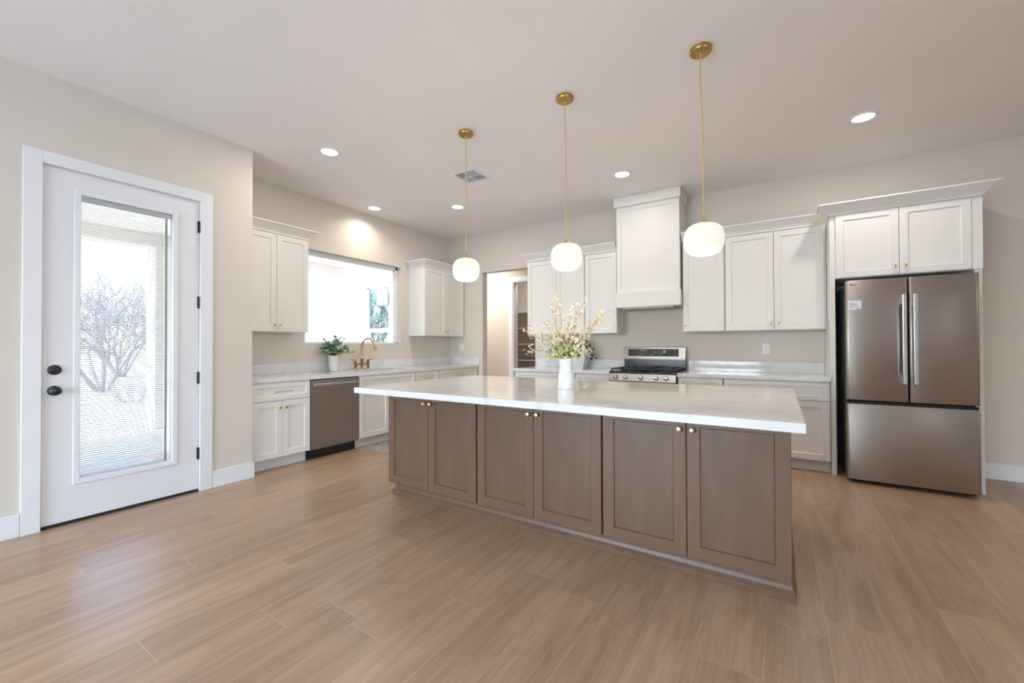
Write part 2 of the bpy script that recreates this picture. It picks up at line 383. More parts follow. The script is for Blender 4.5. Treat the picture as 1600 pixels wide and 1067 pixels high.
for (ya, yb, za, zb) in ((GY0-O, GY0, GZ0-O, GZ1+O), (GY1, GY1+O, GZ0-O, GZ1+O), (GY0, GY1, GZ0-O, GZ0), (GY0, GY1, GZ1, GZ1+O)):
    m.box((DX1, ya, za), (DX1+.010, yb, zb), .003)
lf = struct('glass_frame', m, trim_m, door)
m = MB()
for i in range(8):
    z = GZ0+.05+i*(GZ1-GZ0-.1)/7
    for y in (GY0-O/2, GY1+O/2): m.lathe([(.0045, 0), (.0045, .002)], (DX1+.010, y, z), 'x', 10)
for i in range(3):
    y = GY0+.08+i*(GY1-GY0-.16)/2
    for z in (GZ0-O/2, GZ1+O/2): m.lathe([(.0045, 0), (.0045, .002)], (DX1+.010, y, z), 'x', 10)
struct('screw_caps', m, plast, lf)
struct('pane', MB().box((DX1-.012, GY0, GZ0), (DX1-.008, GY1, GZ1)), pane_m, door)
struct('outer_pane', MB().box((DX0+.004, GY0, GZ0), (DX0+.008, GY1, GZ1)), pane_m, door)
m = MB(); xb = (DX0+DX1)/2-.002
z = GZ0+.02
while z < GZ1-.035:
    t = math.radians(-28); dx = .006*math.cos(t); dz = .006*math.sin(t)
    m.loops([[(xb-dx, y, z-dz-.0005), (xb+dx, y, z+dz-.0005), (xb+dx, y, z+dz+.0005), (xb-dx, y, z-dz+.0005)] for y in (GY0+.006, GY1-.05)]); z += .0155
struct('blind_slats', m, frame_w, door)
m = MB(); m.box((xb-.009, GY0+.004, GZ1-.035), (xb+.009, GY1-.004, GZ1-.004)).box((xb-.008, GY0+.006, GZ0+.004), (xb+.008, GY1-.05, GZ0+.016))
struct('blind_rail', m, frame_w, door)
m = MB(); m.box((xb-.006, GY1-.042, GZ0+.004), (xb+.006, GY1-.028, GZ1-.035)); struct('blind_track', m, mat('grey_track', (.42, .47, .48), .4, noise=((5, 5, 5), .05, 2)), door)
m = MB(); w0, w1 = DX0-.016, DX0-.001
m.box((w0, DY0+.0045, .002), (w1, LY0+.012, DZ1-.005)).box((w0, LY1-.012, .002), (w1, DY1-.0045, DZ1-.005)).box((w0, LY0+.012, LZ1-.012), (w1, LY1-.012, DZ1-.005))
struct('gap_blackout', m, black_m, door)  # black strips added behind the leaf to block light and keep the gap dark
struct('door_sweep', MB().box((DX0, LY0, .001), (DX1+.006, LY1, .021), .003), black_m, door)
for zc, nm, k in ((1.074, 'deadbolt', 0), (.932, 'door_knob', 1)):
    y = -4.850
    d = struct(nm, MB().lathe([(.034, 0), (.034, .006), (.030, .010), (.014, .012)] if k else [(.034, 0), (.034, .010), (.028, .016), (.010, .018)], (DX1, y, zc), 'x', 28), bronze, door, True)
    if k: struct('knob_grip', MB().lathe([(.012, .010), (.012, .022), (.022, .030), (.028, .042), (.027, .054), (.018, .062), (.004, .064)], (DX1, y, zc), 'x', 28), bronze, d, True)
    else: struct('thumb_turn', MB().box((DX1+.018, y-.018, zc-.004), (DX1+.028, y+.018, zc+.004), .002), bronze, d)
struct('strike_edge', MB().box((DX1-.004, LY0-.003, .90), (DX1+.002, LY0+.001, .965)), bronze, door)
for zc in (2.253, 1.607, .965, .322):
    h = MB().lathe([(.007, -.05), (.007, .05)], (XD+.004, -4.0065, zc), 'z', 14); h.box((DX1, -4.020, zc-.05), (DX1+.003, -4.008, zc+.05))
    struct('hinge', h, bronze, door, True)
struct('trim_4', MB().box((XD-T, DY0, -.0005), (XD, DY1, .001)), black_m)

# ------------------------------------------------------------------ sink window
m = MB(); fx0, fx1 = -.125, -.075
for a, b in (((fx0, WY0, WZ0), (fx1, WY0+.045, WZ1)), ((fx0, WY1-.045, WZ0), (fx1, WY1, WZ1)), ((fx0, WY0, WZ0), (fx1, WY1, WZ0+.02)), ((fx0, WY0, WZ1-.045), (fx1, WY1, WZ1))): m.box(a, b, .004)
wk = struct('window_1', m, frame_w)
m = MB()
for a, b in (((fx0+.01, WY0+.045, WZ0+.02), (fx1-.015, WY0+.07, WZ1-.045)), ((fx0+.01, WY1-.07, WZ0+.02), (fx1-.015, WY1-.045, WZ1-.045)), ((fx0+.01, WY0, WZ0+.02), (fx1-.015, WY1, WZ0+.03)), ((fx0+.01, WY0, WZ1-.065), (fx1-.015, WY1, WZ1-.045))): m.box(a, b, .003)
struct('sash', m, frame_w, wk)
struct('pane', MB().box((-.102, WY0+.05, WZ0+.02), (-.098, WY1-.05, WZ1-.05)), pane_m, wk)

# ------------------------------------------------------------------ cabinet kit  (fa: maps (along, out, z) to world)
def map_back(a, d, z): return (a, -d, z)
def map_left(a, d, z): return (d, a, z)
def map_isl(a, d, z): return (a, -2.06-d, z)
def mbox(mb, fm, a0, a1, d0, d1, z0, z1, bev=0): mb.box(fm(a0, d0, z0), fm(a1, d1, z1), bev); return mb
def shaker(fm, a0, a1, z0, z1, d, t=.02, rail=.057, rec=.010, two=False):
    """one shaker front: frame with a small inner bevel and a recessed panel"""
    mb = MB()
    def ring(ins, dd): return [fm(a0+ins, dd, z0+ins), fm(a1-ins, dd, z0+ins), fm(a1-ins, dd, z1-ins), fm(a0+ins, dd, z1-ins)]
    mb.loops([ring(0, d), ring(0, d+t-.002), ring(.002, d+t), ring(rail, d+t), ring(rail+.003, d+t-.003), ring(rail+.005, d+t-rec), ring(rail+.0051, d+t-rec)], cap0=True, cap1=False)
    if two: mb.mi = 1
    r = rail+.0051; mb.poly([fm(a0+r, d+t-rec, z0+r), fm(a1-r, d+t-rec, z0+r), fm(a1-r, d+t-rec, z1-r), fm(a0+r, d+t-rec, z1-r)])
    bmesh.ops.remove_doubles(mb.bm, verts=mb.bm.verts[:], dist=1e-6)
    return mb
def knob(fm, a, d, z, parent, m=None, s=1.0):
    mb = MB(); c = Vector(fm(a, d, z)); dirv = (Vector(fm(a, d+1, z))-c)
    prof = [(.0055, 0), (.0055, .010), (.0085, .013), (.0135, .018), (.0145, .023), (.0115, .028), (.004, .030)]
    ax = 'x' if abs(dirv.x) > .5 else 'y'; sg = 1 if (dirv.x+dirv.y) > 0 else -1
    mb.lathe([(r*s, h*s*sg) for r, h in prof], c, ax, 18)
    return obj('knob', mb, m or gold, parent, True)
def pull(fm, a, d, z, L, parent):
    mb = MB(); pts = []
    mb.tube([fm(a-L/2, d+.026, z), fm(a+L/2, d+.026, z)], .0048, 10)
    for s in (-1, 1): mb.tube([fm(a+s*(L/2-.02), d, z), fm(a+s*(L/2-.02), d+.026, z)], .0042, 8)
    return obj('pull_handle', mb, gold, parent, True)
def door(fm, a0, a1, z0, z1, d, parent, side, kz, mats=cab_m, two=False, km=None, rail=.057, kin=.03):
    o = obj('door', shaker(fm, a0, a1, z0, z1, d, rail=rail, two=two), [mats, wood_p] if two else mats, parent)
    if side: knob(fm, (a1-kin if side > 0 else a0+kin), d+.02, kz, o, km)
    return o
def drawer(fm, a0, a1, z0, z1, d, parent, L=.15, handle=True, rail=.045):
    o = obj('drawer', shaker(fm, a0, a1, z0, z1, d, rail=rail), cab_m, parent)
    if handle: pull(fm, (a0+a1)/2, d+.02, (z0+z1)/2, L, o)
    return o
def cab(name, fm, a0, a1, dep, z0, z1, label, cat, group, m=cab_m, toe=None, d0=.002):
    c = Vector(fm((a0+a1)/2, dep/2, 0 if toe else z0)); t = thing(name, c, label, cat, group)
    b = MB(); mbox(b, fm, a0, a1, d0, dep, z0, z1, .001)
    obj('body', b, m, t)
    if toe: obj('toe_kick', mbox(MB(), fm, a0, a1, d0+.02, toe, 0, z0), m, t)
    return t
def crown_path(name, pts, z0, h, out, m, parent=None, label=None):
    """crown swept along a plan path; pts=[(x,y,nx,ny)] with outward mitre directions"""
    prof = [(0, 0), (.008, 0), (.010, .016), (.014, .020), (out*.30, h*.36), (out*.55, h*.55), (out*.80, h*.78), (out*.86, h*.86), (out, h*.88), (out, h), (0, h)]
    mb = MB()
    rings = [[(x+nx*o, y+ny*o, z0+z) for o, z in prof] for x, y, nx, ny in pts]
    mb.loops(rings)
    o = obj(name, mb, m, parent)
    if label: tag(o, label, 'moulding')
    return o

BASE = 'white base cabinets along the walls'; UPP = 'white wall cabinets'
ZT = .873; DF = .608; ZD0, ZD1, ZR = .121, .683, .690
# left run -----------------------------------------------------------
t = cab('base_cabinet', map_left, -3.575, -2.966, DF, .115, ZT, 'white base cabinet with one drawer over two doors, left of the dishwasher', 'cabinet', BASE, toe=.53)
drawer(map_left, -3.560, -2.972, ZR, .865, DF, t, .18)
door(map_left, -3.560, -3.267, ZD0, ZD1, DF, t, 1, .616); door(map_left, -3.264, -2.972, ZD0, ZD1, DF, t, -1, .616)
t = cab('base_cabinet', map_left, -2.350, -1.433, DF, .115, .66, 'wide white sink cabinet under the window, right of the dishwasher', 'cabinet', BASE, toe=.53)
b = MB(); mbox(b, map_left, -2.350, -1.433, DF-.02, DF, .66, ZT); mbox(b, map_left, -2.350, -2.332, .002, DF-.02, .66, ZT); mbox(b, map_left, -1.451, -1.433, .002, DF-.02, .66, ZT); obj('apron', b, cab_m, t)
drawer(map_left, -2.344, -1.439, ZR, .865, DF, t, handle=False)
door(map_left, -2.344, -1.893, ZD0, ZD1, DF, t, 1, .62); door(map_left, -1.890, -1.439, ZD0, ZD1, DF, t, -1, .62)
t = cab('base_cabinet', map_left, -1.431, -.970, DF, .115, ZT, 'narrow white drawer cabinet between the sink cabinet and the corner cabinet', 'cabinet', BASE, toe=.53)
drawer(map_left, -1.425, -.976, ZR, .865, DF, t, .17)
door(map_left, -1.425, -.976, ZD0, ZD1, DF, t, 1, .62)
t = cab('base_cabinet', map_left, -.968, -.004, DF, .115, ZT, 'white corner base cabinet with a wide drawer, against the back wall left of the opening', 'cabinet', BASE, toe=.53)
drawer(map_left, -.962, -.03, ZR, .865, DF, t, .19)
door(map_left, -.962, -.5, ZD0, ZD1, DF, t, 1, .62); door(map_left, -.497, -.03, ZD0, ZD1, DF, t, -1, .62)
# dishwasher
t = thing('dishwasher', (.3, -2.658, 0), 'stainless steel dishwasher with a bar handle and black toe panel', 'dishwasher')
obj('tub', MB().box((.05, -2.962, .10), (.585, -2.354, .868)), steel_d, t)
obj('door_panel', MB().box((.585, -2.958, .118), (.628, -2.358, .862), .005, 2), steel, t)
obj('control_strip', MB().box((.588, -2.958, .862), (.622, -2.358, .870)), black, t)
m = MB(); m.box((.648, -2.945, .795), (.668, -2.372, .825), .006, 2)
for y in (-2.915, -2.402): m.box((.627, y-.012, .80), (.65, y+.012, .82))
obj('handle', m, steel_l, t)
obj('toe_panel', MB().box((.10, -2.962, 0), (.545, -2.354, .10)), black, t)
# left countertop with sink cut-out
CT0, CT1 = .874, .914; SX0, SX1, SY0, SY1 = .155, .545, -2.26, -1.50
ct = thing('countertop', (.317, -1.79, CT0), 'white veined stone worktop along the window wall with sink cut-out', 'worktop')
m = MB(); XL = .636
m.box((.001, -3.578, CT0), (XL, SY0, CT1), .0).box((.001, SY1, CT0), (XL, -.001, CT1)).box((.001, SY0, CT0), (SX0, SY1, CT1)).box((SX1, SY0, CT0), (XL, SY1, CT1))
obj('slab', m, quartz_m, ct)
tag(obj('backsplash', MB().box((.001, -3.578, CT1+.0003), (.021, -.001, 1.036), .002), quartz_m), 'long veined stone upstand along the wall below the sink window', 'backsplash')
tag(obj('backsplash', MB().box((.0215, -.021, CT1+.0003), (.655, -.001, 1.036), .002), quartz_m), 'short stone upstand in the corner under the light switch', 'backsplash')
tag(obj('backsplash', MB().box((.0215, -3.578, CT1+.0003), (.636, -3.558, 1.036), .002), quartz_m), 'short stone upstand against the return wall beside the entry door wall', 'backsplash')
# sink
m = MB()
def rr(x0, x1, y0, y1, z, r=.03, n=5):
    o = []
    for cx, cy, a in ((x1-r, y1-r, 0), (x0+r, y1-r, PI/2), (x0+r, y0+r, PI), (x1-r, y0+r, 1.5*PI)):
        for k in range(n+1): o.append((cx+r*math.cos(a+PI/2*k/n), cy+r*math.sin(a+PI/2*k/n), z))
    return o
m.loops([rr(SX0-.012, SX1+.012, SY0-.012, SY1+.012, .8735), rr(SX0+.003, SX1-.003, SY0+.003, SY1-.003, .8735), rr(SX0+.005, SX1-.005, SY0+.005, SY1-.005, .70), rr(SX0+.03, SX1-.03, SY0+.03, SY1-.03, .68)], cap0=False)
sk = obj('kitchen_sink', m, mat('sink_steel', (.30, .30, .30), .45, 1.0, noise=((80, 80, 80), .05, 2)), None, True); tag(sk, 'stainless undermount sink set into the worktop below the window', 'sink')
obj('drain', MB().lathe([(.045, 0), (.045, .004), (.03, .006)], (.35, -1.88, .68), 'z', 24), steel_l, sk, True)
# faucet (bridge style)
t = thing('bridge_faucet', (.09, -1.90, CT1), 'brushed gold bridge faucet with two lever handles behind the sink', 'faucet')
fxx, fyc = .088, -1.900
for s in (-1, 1):
    y = fyc+s*.102
    o = obj('valve', MB().lathe([(.026, 0), (.026, .006), (.017, .010), (.017, .10), (.020, .104), (.020, .122), (.012, .126), (.012, .140)], (fxx, y, CT1), 'z', 20), bronze_gold, t, True)
    obj('lever', MB().tube([(fxx, y, CT1+.132), (fxx+.004, y+s*.05, CT1+.133), (fxx+.006, y+s*.085, CT1+.136)], [.006, .0052, .0042], 10), bronze_gold, o, True)
obj('bridge', MB().tube([(fxx, fyc-.102, CT1+.075), (fxx, fyc+.102, CT1+.075)], .0105, 12), bronze_gold, t, True)
obj('column', MB().lathe([(.026, 0), (.026, .006), (.016, .010), (.016, .13), (.019, .134), (.019, .155), (.013, .16)], (fxx, fyc, CT1), 'z', 20), bronze_gold, t, True)
pts = [(fxx, fyc, CT1+.15), (fxx, fyc, 1.22)]
rad = .112
for k in range(1, 15):
    a = PI*k/14*.90
    pts.append((fxx+rad-rad*math.cos(a), fyc+.02*k/14, 1.22+rad*math.sin(a)))
sp = obj('spout', MB().tube(pts, .0125, 14), bronze_gold, t, True)
e = Vector(pts[-1]); dd = (e-Vector(pts[-2])).normalized()
obj('spray_head', MB().tube([e-dd*.005, e+dd*.02, e+dd*.06, e+dd*.085], [.0135, .016, .021, .018], 16), bronze_gold, sp, True)
tag(obj('air_gap_cap', MB().lathe([(.021, 0), (.021, .012), (.016, .022), (.006, .026)], (.075, -1.545, CT1), 'z', 20), steel_l, None, True), 'small silver domed cap on the worktop right of the faucet', 'cap')
# eucalyptus pot
t = thing('potted_plant', (.15, -2.36, CT1), 'bushy green eucalyptus in a white ceramic vase beside the faucet', 'plant')
pc = (.15, -2.365, CT1)
obj('vase', MB().lathe([(.044, 0), (.054, .004), (.062, .08), (.066, .16), (.066, .195), (.060, .195), (.056, .10), (.01, .09)], pc, 'z', 32), ceramic, t, True)
m = MB(); ms = MB(); r2 = random.Random(3)
for i in range(64):
    a = r2.uniform(0, 2*PI); el = math.asin(r2.uniform(.0, .99))
    L = r2.uniform(.12, .215); dv = Vector((math.cos(a)*math.cos(el), math.sin(a)*math.cos(el), math.sin(el)))
    b0 = Vector((pc[0], pc[1], pc[2]+.19)); tip = b0+Vector((dv.x*L*.9, dv.y*L, dv.z*L*1.15))+Vector((0, 0, .035))
    if tip.x < .05: tip.x = .05+r2.uniform(0, .03)
    mid = (b0+tip)/2+Vector((0, 0, .025)); ms.tube([b0-Vector((0, 0, .05)), b0, mid, tip], .0016, 5)
    for k in range(6):
        f = .35+.65*k/5; p = b0.lerp(mid, f*2) if f < .5 else mid.lerp(tip, f*2-1)
        aa = r2.uniform(0, 2*PI); d = Vector((math.cos(aa), math.sin(aa), r2.uniform(-.3, .7)))
        if p.x < .06: d.x = abs(d.x)
        s = r2.uniform(.042, .068); m.leaf(p, d, (r2.uniform(-.6, .6), r2.uniform(-.6, .6), 1), s, s*.92, 9)
obj('foliage', m, leaf_a, t, recalc=False); obj('stems', ms, twig, t)

# left wall cabinets
UZ0, UZ1, UD = 1.385, 2.442, .318; CZ = 2.436
t = cab('wall_cabinet', map_left, -3.575, -2.812, UD, UZ0, UZ1, 'white two-door wall cabinet left of the sink window', 'cabinet', UPP)
door(map_left, -3.53, -3.172, UZ0+.004, UZ1-.008, UD, t, 1, 1.46); door(map_left, -3.169, -2.816, UZ0+.004, UZ1-.008, UD, t, -1, 1.46)
crown_path('crown', [(UD+.02, -3.576, 1, 0), (UD+.02, -2.812, 1, 1), (.002, -2.812, 0, 1)], CZ, .10, .085, cab_m, t)
t = cab('wall_cabinet', map_left, -.962, -.004, UD, UZ0, UZ1, 'white two-door wall cabinet in the corner right of the sink window', 'cabinet', UPP)
door(map_left, -.958, -.485, UZ0+.004, UZ1-.008, UD, t, 1, 1.46); door(map_left, -.482, -.03, UZ0+.004, UZ1-.008, UD, t, -1, 1.46)
crown_path('crown', [(.002, -.962, 0, -1), (UD+.02, -.962, 1, -1), (UD+.02, -.003, 1, 0)], CZ, .10, .085, cab_m, t)

# back run -----------------------------------------------------------
t = cab('wall_cabinet', map_back, 1.776, 2.664, UD, UZ0, UZ1, 'white two-door wall cabinet beside the pantry opening, behind the flowers', 'cabinet', UPP)
door(map_back, 1.780, 2.243, UZ0+.004, UZ1-.008, UD, t, 1, 1.46); door(map_back, 2.246, 2.660, UZ0+.004, UZ1-.008, UD, t, -1, 1.46)
t = cab('wall_cabinet', map_back, 2.668, 3.108, UD, UZ0, UZ1, 'white single-door wall cabinet directly left of the range hood', 'cabinet', UPP)
door(map_back, 2.674, 3.104, UZ0+.004, UZ1-.008, UD, t, 1, 1.466)
t = cab('wall_cabinet', map_back, 3.902, 4.347, UD, UZ0, UZ1, 'white single-door wall cabinet directly right of the range hood', 'cabinet', UPP)
door(map_back, 3.906, 4.341, UZ0+.004, UZ1-.008, UD, t, -1, 1.462)
t = cab('wall_cabinet', map_back, 4.351, 5.264, UD, UZ0, UZ1, 'white two-door wall cabinet next to the refrigerator surround', 'cabinet', UPP)
door(map_back, 4.357, 4.813, UZ0+.004, UZ1-.008, UD, t, 1, 1.458); door(map_back, 4.818, 5.246, UZ0+.004, UZ1-.008, UD, t, -1, 1.458)
YU = -(UD+.02)
crown_path('crown_moulding', [(1.776, -.002, -1, 0), (1.776, YU, -1, -1), (3.108, YU, 0, -1)], UZ1+.0005, .10, .085, cab_m, None, 'white crown moulding over the two wall cabinets left of the range hood')
crown_path('crown_moulding', [(3.902, YU, 0, -1), (5.17, YU, 0, -1)], UZ1+.0005, .10, .085, cab_m, None, 'white crown moulding over the wall cabinets between hood and refrigerator')
# base cabinets
t = cab('base_cabinet', map_back, 1.74, 2.650, DF, .115, ZT, 'white base cabinet on the back wall beside the pantry opening', 'cabinet', BASE, toe=.53)
drawer(map_back, 1.746, 2.646, ZR, .865, DF, t, .2)
door(map_back, 1.746, 2.195, ZD0, ZD1, DF, t, 1, .62); door(map_back, 2.198, 2.646, ZD0, ZD1, DF, t, -1, .62)
t = cab('base_cabinet', map_back, 2.654, 3.112, DF, .115, ZT, 'white base cabinet directly left of the gas range', 'cabinet', BASE, toe=.53)
drawer(map_back, 2.660, 3.106, ZR, .865, DF, t, .15); door(map_back, 2.660, 3.106, ZD0, ZD1, DF, t, 1, .62)
t = cab('base_cabinet', map_back, 3.896, 4.352, DF, .115, ZT, 'white base cabinet directly right of the gas range', 'cabinet', BASE, toe=.53)
drawer(map_back, 3.902, 4.346, ZR, .865, DF, t, .15); door(map_back, 3.902, 4.346, ZD0, ZD1, DF, t, -1, .62)
t = cab('base_cabinet', map_back, 4.356, 5.264, DF, .115, ZT, 'wide white drawer base cabinet next to the refrigerator surround', 'cabinet', BASE, toe=.53)
drawer(map_back, 4.362, 5.255, ZR, .865, DF, t, .2); drawer(map_back, 4.362, 5.255, ZD0, ZD1, DF, t, .2, rail=.057)
def topslab(x0, x1, label, l2):
    c = thing('countertop', ((x0+x1)/2, -.32, CT0), label, 'worktop')
    obj('slab', MB().box((x0, -.648, CT0), (x1, -.001, CT1), .003), quartz_m, c)
    tag(obj('backsplash', MB().box((x0+.02, -.021, CT1+.0003), (x1, -.001, 1.036), .002), quartz_m), l2, 'backsplash')
topslab(1.727, 3.113, 'white stone worktop on the back wall left of the gas range', 'stone upstand on the back wall left of the gas range')
topslab(3.893, 5.266, 'white stone worktop on the back wall between range and refrigerator', 'stone upstand on the back wall right of the gas range')

# ------------------------------------------------------------------ range hood
t = thing('range_hood', (3.507, -.2, 1.695), 'tall white panelled range hood rising to the ceiling above the stove', 'hood')
hx0, hx1, hy = 3.128, 3.884, -.395
m = MB(); m.box((hx0, hy+.02, 1.88), (hx1, -.002, 2.99)); obj('chimney', m, cab_m, t)
def map_h(a, d, z): return (a, hy+.02-d, z)
obj('front_panel', shaker(map_h, hx0, hx1, 1.885, 2.97, 0, t=.02, rail=.052, rec=.008), cab_m, t)
m = MB(); m.box((3.113, -.438, 1.697), (3.897, -.002, 1.885), .004); obj('apron', m, cab_m, t)
m = MB(); m.box((hx0-.022, -.440, 2.965), (hx1+.022, -.002, H-.001), .003); obj('ceiling_band', m, cab_m, t)
m = MB(); m.box((3.20, -.39, 1.680), (3.81, -.05, 1.698), .003); obj('vent_insert', m, hoodin, t)

# ------------------------------------------------------------------ gas range
t = thing('gas_range', (3.503, -.33, 0), 'stainless steel gas range with black grates and five front knobs', 'stove')
gx0, gx1 = 3.119, 3.887
obj('body', MB().box((gx0, -.64, .05), (gx1, -.03, .905), .002), steel_d, t)
obj('kick_plate', MB().box((gx0+.01, -.60, 0), (gx1-.01, -.1, .05)), black_m, t)
obj('oven_door', MB().box((gx0+.003, -.675, .23), (gx1-.003, -.64, .78), .006, 2), steel, t)
obj('oven_window', MB().box((gx0+.10, -.678, .33), (gx1-.10, -.674, .64), .001), black, t)
m = MB(); m.tube([(gx0+.05, -.72, .735), (gx1-.05, -.72, .735)], .011, 12)
for x in (gx0+.09, gx1-.09): m.tube([(x, -.675, .735), (x, -.72, .735)], .008, 8)
obj('oven_handle', m, steel_l, t, True)
obj('warming_drawer', MB().box((gx0+.003, -.675, .06), (gx1-.003, -.64, .222), .006, 2), steel, t)
m = MB(); y0 = -.64
m.loops([[(x, -.64, .79), (x, -.685, .795), (x, -.692, .81), (x, -.672, .893), (x, -.64, .900)] for x in (gx0, gx1)])
pnl = obj('control_panel', m, steel, t)
for i, x in enumerate((3.207, 3.322, 3.500, 3.675, 3.786)):
    k = obj('burner_knob', MB().lathe([(.030, 0), (.030, -.006), (.025, -.010), (.023, -.032), (.019, -.038), (.002, -.039)], (x, -.680, .851), 'y', 24), steel_l, t, True)
    obj('pointer', MB().box((x-.0035, -.728, .834), (x+.0035, -.716, .868), .002), steel, k)
ck = obj('cooktop', MB().box((gx0-.004, -.672, .905), (gx1+.004, -.075, .918), .004), black, t)
for gx in (gx0+.135, (gx0+gx1)/2, gx1-.135):
    m = MB(); hw = .118; zt = .952
    for yy in (-.64, -.36, -.10): m.box((gx-hw, yy-.007, zt-.014), (gx+hw, yy+.007, zt), .003)
    for s in (-1, 1): m.box((gx+s*hw-.007, -.647, zt-.014), (gx+s*hw+.007, -.093, zt), .003)
    for yy in (-.50, -.23): m.box((gx-hw, yy-.005, zt-.012), (gx+hw, yy+.005, zt+.004), .002)
    m.box((gx-.005, -.64, zt-.012), (gx+.005, -.10, zt+.004), .002)
    for sx in (-1, 1):
        for yy in (-.64, -.10): m.box((gx+sx*(hw-.01)-.008, yy-.008, .917), (gx+sx*(hw-.01)+.008, yy+.008, zt-.01))
    obj('grate', m, iron, t)
for gx in (gx0+.135, gx1-.135):
    for yy in (-.50, -.23): obj('burner', MB().lathe([(.045, 0), (.045, .010), (.036, .014), (.036, .020), (.004, .022)], (gx, yy, .917), 'z', 24), iron, t, True)
obj('griddle', MB().box(((gx0+gx1)/2-.10, -.52, .953), ((gx0+gx1)/2+.10, -.16, .966), .006, 2), iron, t)
bgd = obj('backguard', MB().box((gx0, -.075, .905), (gx1, -.03, 1.06), .002), black, t)
m = MB(); m.loops([[(x, -.035, 1.045), (x, -.098, 1.045), (x, -.100, 1.06), (x, -.078, 1.198), (x, -.07, 1.204), (x, -.035, 1.204)] for x in (gx0, gx1)])
pn = obj('control_head', m, steel, t)
m = MB(); 
def tl(z): return -.100+(z-1.06)*(.022/.138)
m.loops([[(3.178, tl(1.085)-.0015, 1.085), (3.808, tl(1.085)-.0015, 1.085), (3.808, tl(1.18)-.0015, 1.18), (3.178, tl(1.18)-.0015, 1.18)], [(3.178, tl(1.085)+.01, 1.085), (3.808, tl(1.085)+.01, 1.085), (3.808, tl(1.18)+.01, 1.18), (3.178, tl(1.18)+.01, 1.18)]])
m.mi = 1
def mark(x, z, w_, h_): m.poly([(x, tl(z)-.0022, z), (x+w_, tl(z)-.0022, z), (x+w_, tl(z+h_)-.0022, z+h_), (x, tl(z+h_)-.0022, z+h_)])
for i in range(5): mark(3.325+i*.019, 1.158, .010, .008); mark(3.325+i*.019, 1.150, .012, .003)
for i in range(3): mark(3.325+i*.019, 1.108, .010, .008)
for i in range(5): mark(3.445+i*.019, 1.108, .009, .006)
for i in range(2): mark(3.50+i*.024, 1.134, .014, .012)
for i in range(3):
    for j in range(3): mark(3.562+i*.020, 1.118+j*.018, .006, .007)
mark(3.622, 1.128, .032, .034)
obj('display', m, [black, ink_l], t)

# ------------------------------------------------------------------ refrigerator and its surround
t = thing('refrigerator_surround', (5.768, -.3, 0), 'white tall surround with two doors above the refrigerator', 'cabinet')
for x0, x1, lab in ((5.268, 5.308, None), (6.222, 6.27, None)):
    obj('side_panel', MB().box((x0, -.605, 0), (x1, -.002, 2.452), .002), cab_m, t)
obj('body', MB().box((5.308, -.605, 1.848), (6.222, -.002, 2.452)), cab_m, t)
def d2(a0, a1, s):
    o = obj('door', shaker(map_back, a0, a1, 1.853, 2.446, .606, rail=.057), cab_m, t)
    knob(map_back, a1-.033 if s > 0 else a0+.033, .626, 1.922, o)
d2(5.313, 5.757, 1); d2(5.761, 6.206, -1)
crown_path('crown', [(5.268, -.45, -1, 0), (5.268, -.628, -1, -1), (6.27, -.628, 1, -1), (6.27, -.002, 1, 0)], 2.446, .098, .085, cab_m, t)
b = MB(); b.box((5.268, -.628, 2.40), (6.27, -.002, 2.446)) if False else b.box((5.268, -.626, 2.449), (6.27, -.002, 2.455)); obj('top_board', b, cab_m, t)
obj('filler', MB().box((6.208, -.622, 1.85), (6.27, -.604, 2.446)), cab_m, t)
f = thing('refrigerator', (5.774, -.45, 0), 'stainless french-door refrigerator with bottom freezer drawer', 'refrigerator')
rx0, rx1, rxm, ry = 5.362, 6.188, 5.774, -.828
obj('case', MB().box((rx0+.008, ry+.075, .03), (rx1-.008, -.06, 1.775), .004), steel_d, f)
obj('hinge_cover', MB().box((rx0+.02, ry+.02, 1.775), (rx0+.10, ry+.16, 1.80), .004), black, f)
obj('hinge_cover', MB().box((rx1-.10, ry+.02, 1.775), (rx1-.02, ry+.16, 1.80), .004), black, f)
for x in (rx0+.06, rx1-.06):
    for y in (ry+.14, -.12): obj('foot', MB().lathe([(.02, 0), (.02, .03)], (x, y, 0), 'z', 16), black_m, f)
obj('base_grille', MB().box((rx0+.012, ry+.09, .012), (rx1-.012, ry+.12, .05)), black_m, f)
def fdoor(name, x0, x1, z0, z1):
    mb = MB()
    def outline(ins):  # rounded vertical front edges
        r = .016; o = []
        for k in range(6): a = PI+PI/2*k/5; o.append((x0+r+ins+(r)*math.cos(a), ry+r+ins+r*math.sin(a)))
        for k in range(6): a = 1.5*PI+PI/2*k/5; o.append((x1-r-ins+r*math.cos(a), ry+r+ins+r*math.sin(a)))
        o += [(x1-ins, ry+.07), (x0+ins, ry+.07)]
        return o
    mb.loops([[(x, y, z0) for x, y in outline(.002)], [(x, y, z0+.003) for x, y in outline(0)], [(x, y, z1-.003) for x, y in outline(0)], [(x, y, z1) for x, y in outline(.002)]])
    return obj(name, mb, steel, f, True)
dl = fdoor('left_door', rx0, rxm-.003, .742, 1.795); dr = fdoor('right_door', rxm+.003, rx1, .742, 1.795)
fd = fdoor('freezer_drawer', rx0, rx1, .042, .706)
obj('drawer_grip', MB().box((rx0+.006, ry+.018, .704), (rx1-.006, ry+.07, .728)), black, f)
obj('gasket', MB().box((rx0+.012, ry+.07, .05), (rx1-.012, ry+.078, 1.78)), black_m, f)
for s, d_, xx in ((-1, dl, rxm-.034), (1, dr, rxm+.034)):
    mb = MB(); z0, z1 = .893, 1.650
    mb.box((xx-.014, ry-.062, z0), (xx+.014, ry-.040, z1), .005, 2)
    for z in (z0+.04, z1-.04): mb.box((xx-.013, ry-.045, z-.038), (xx+.013, ry+.002, z+.038), .003)
    obj('handle', mb, steel_l, d_)
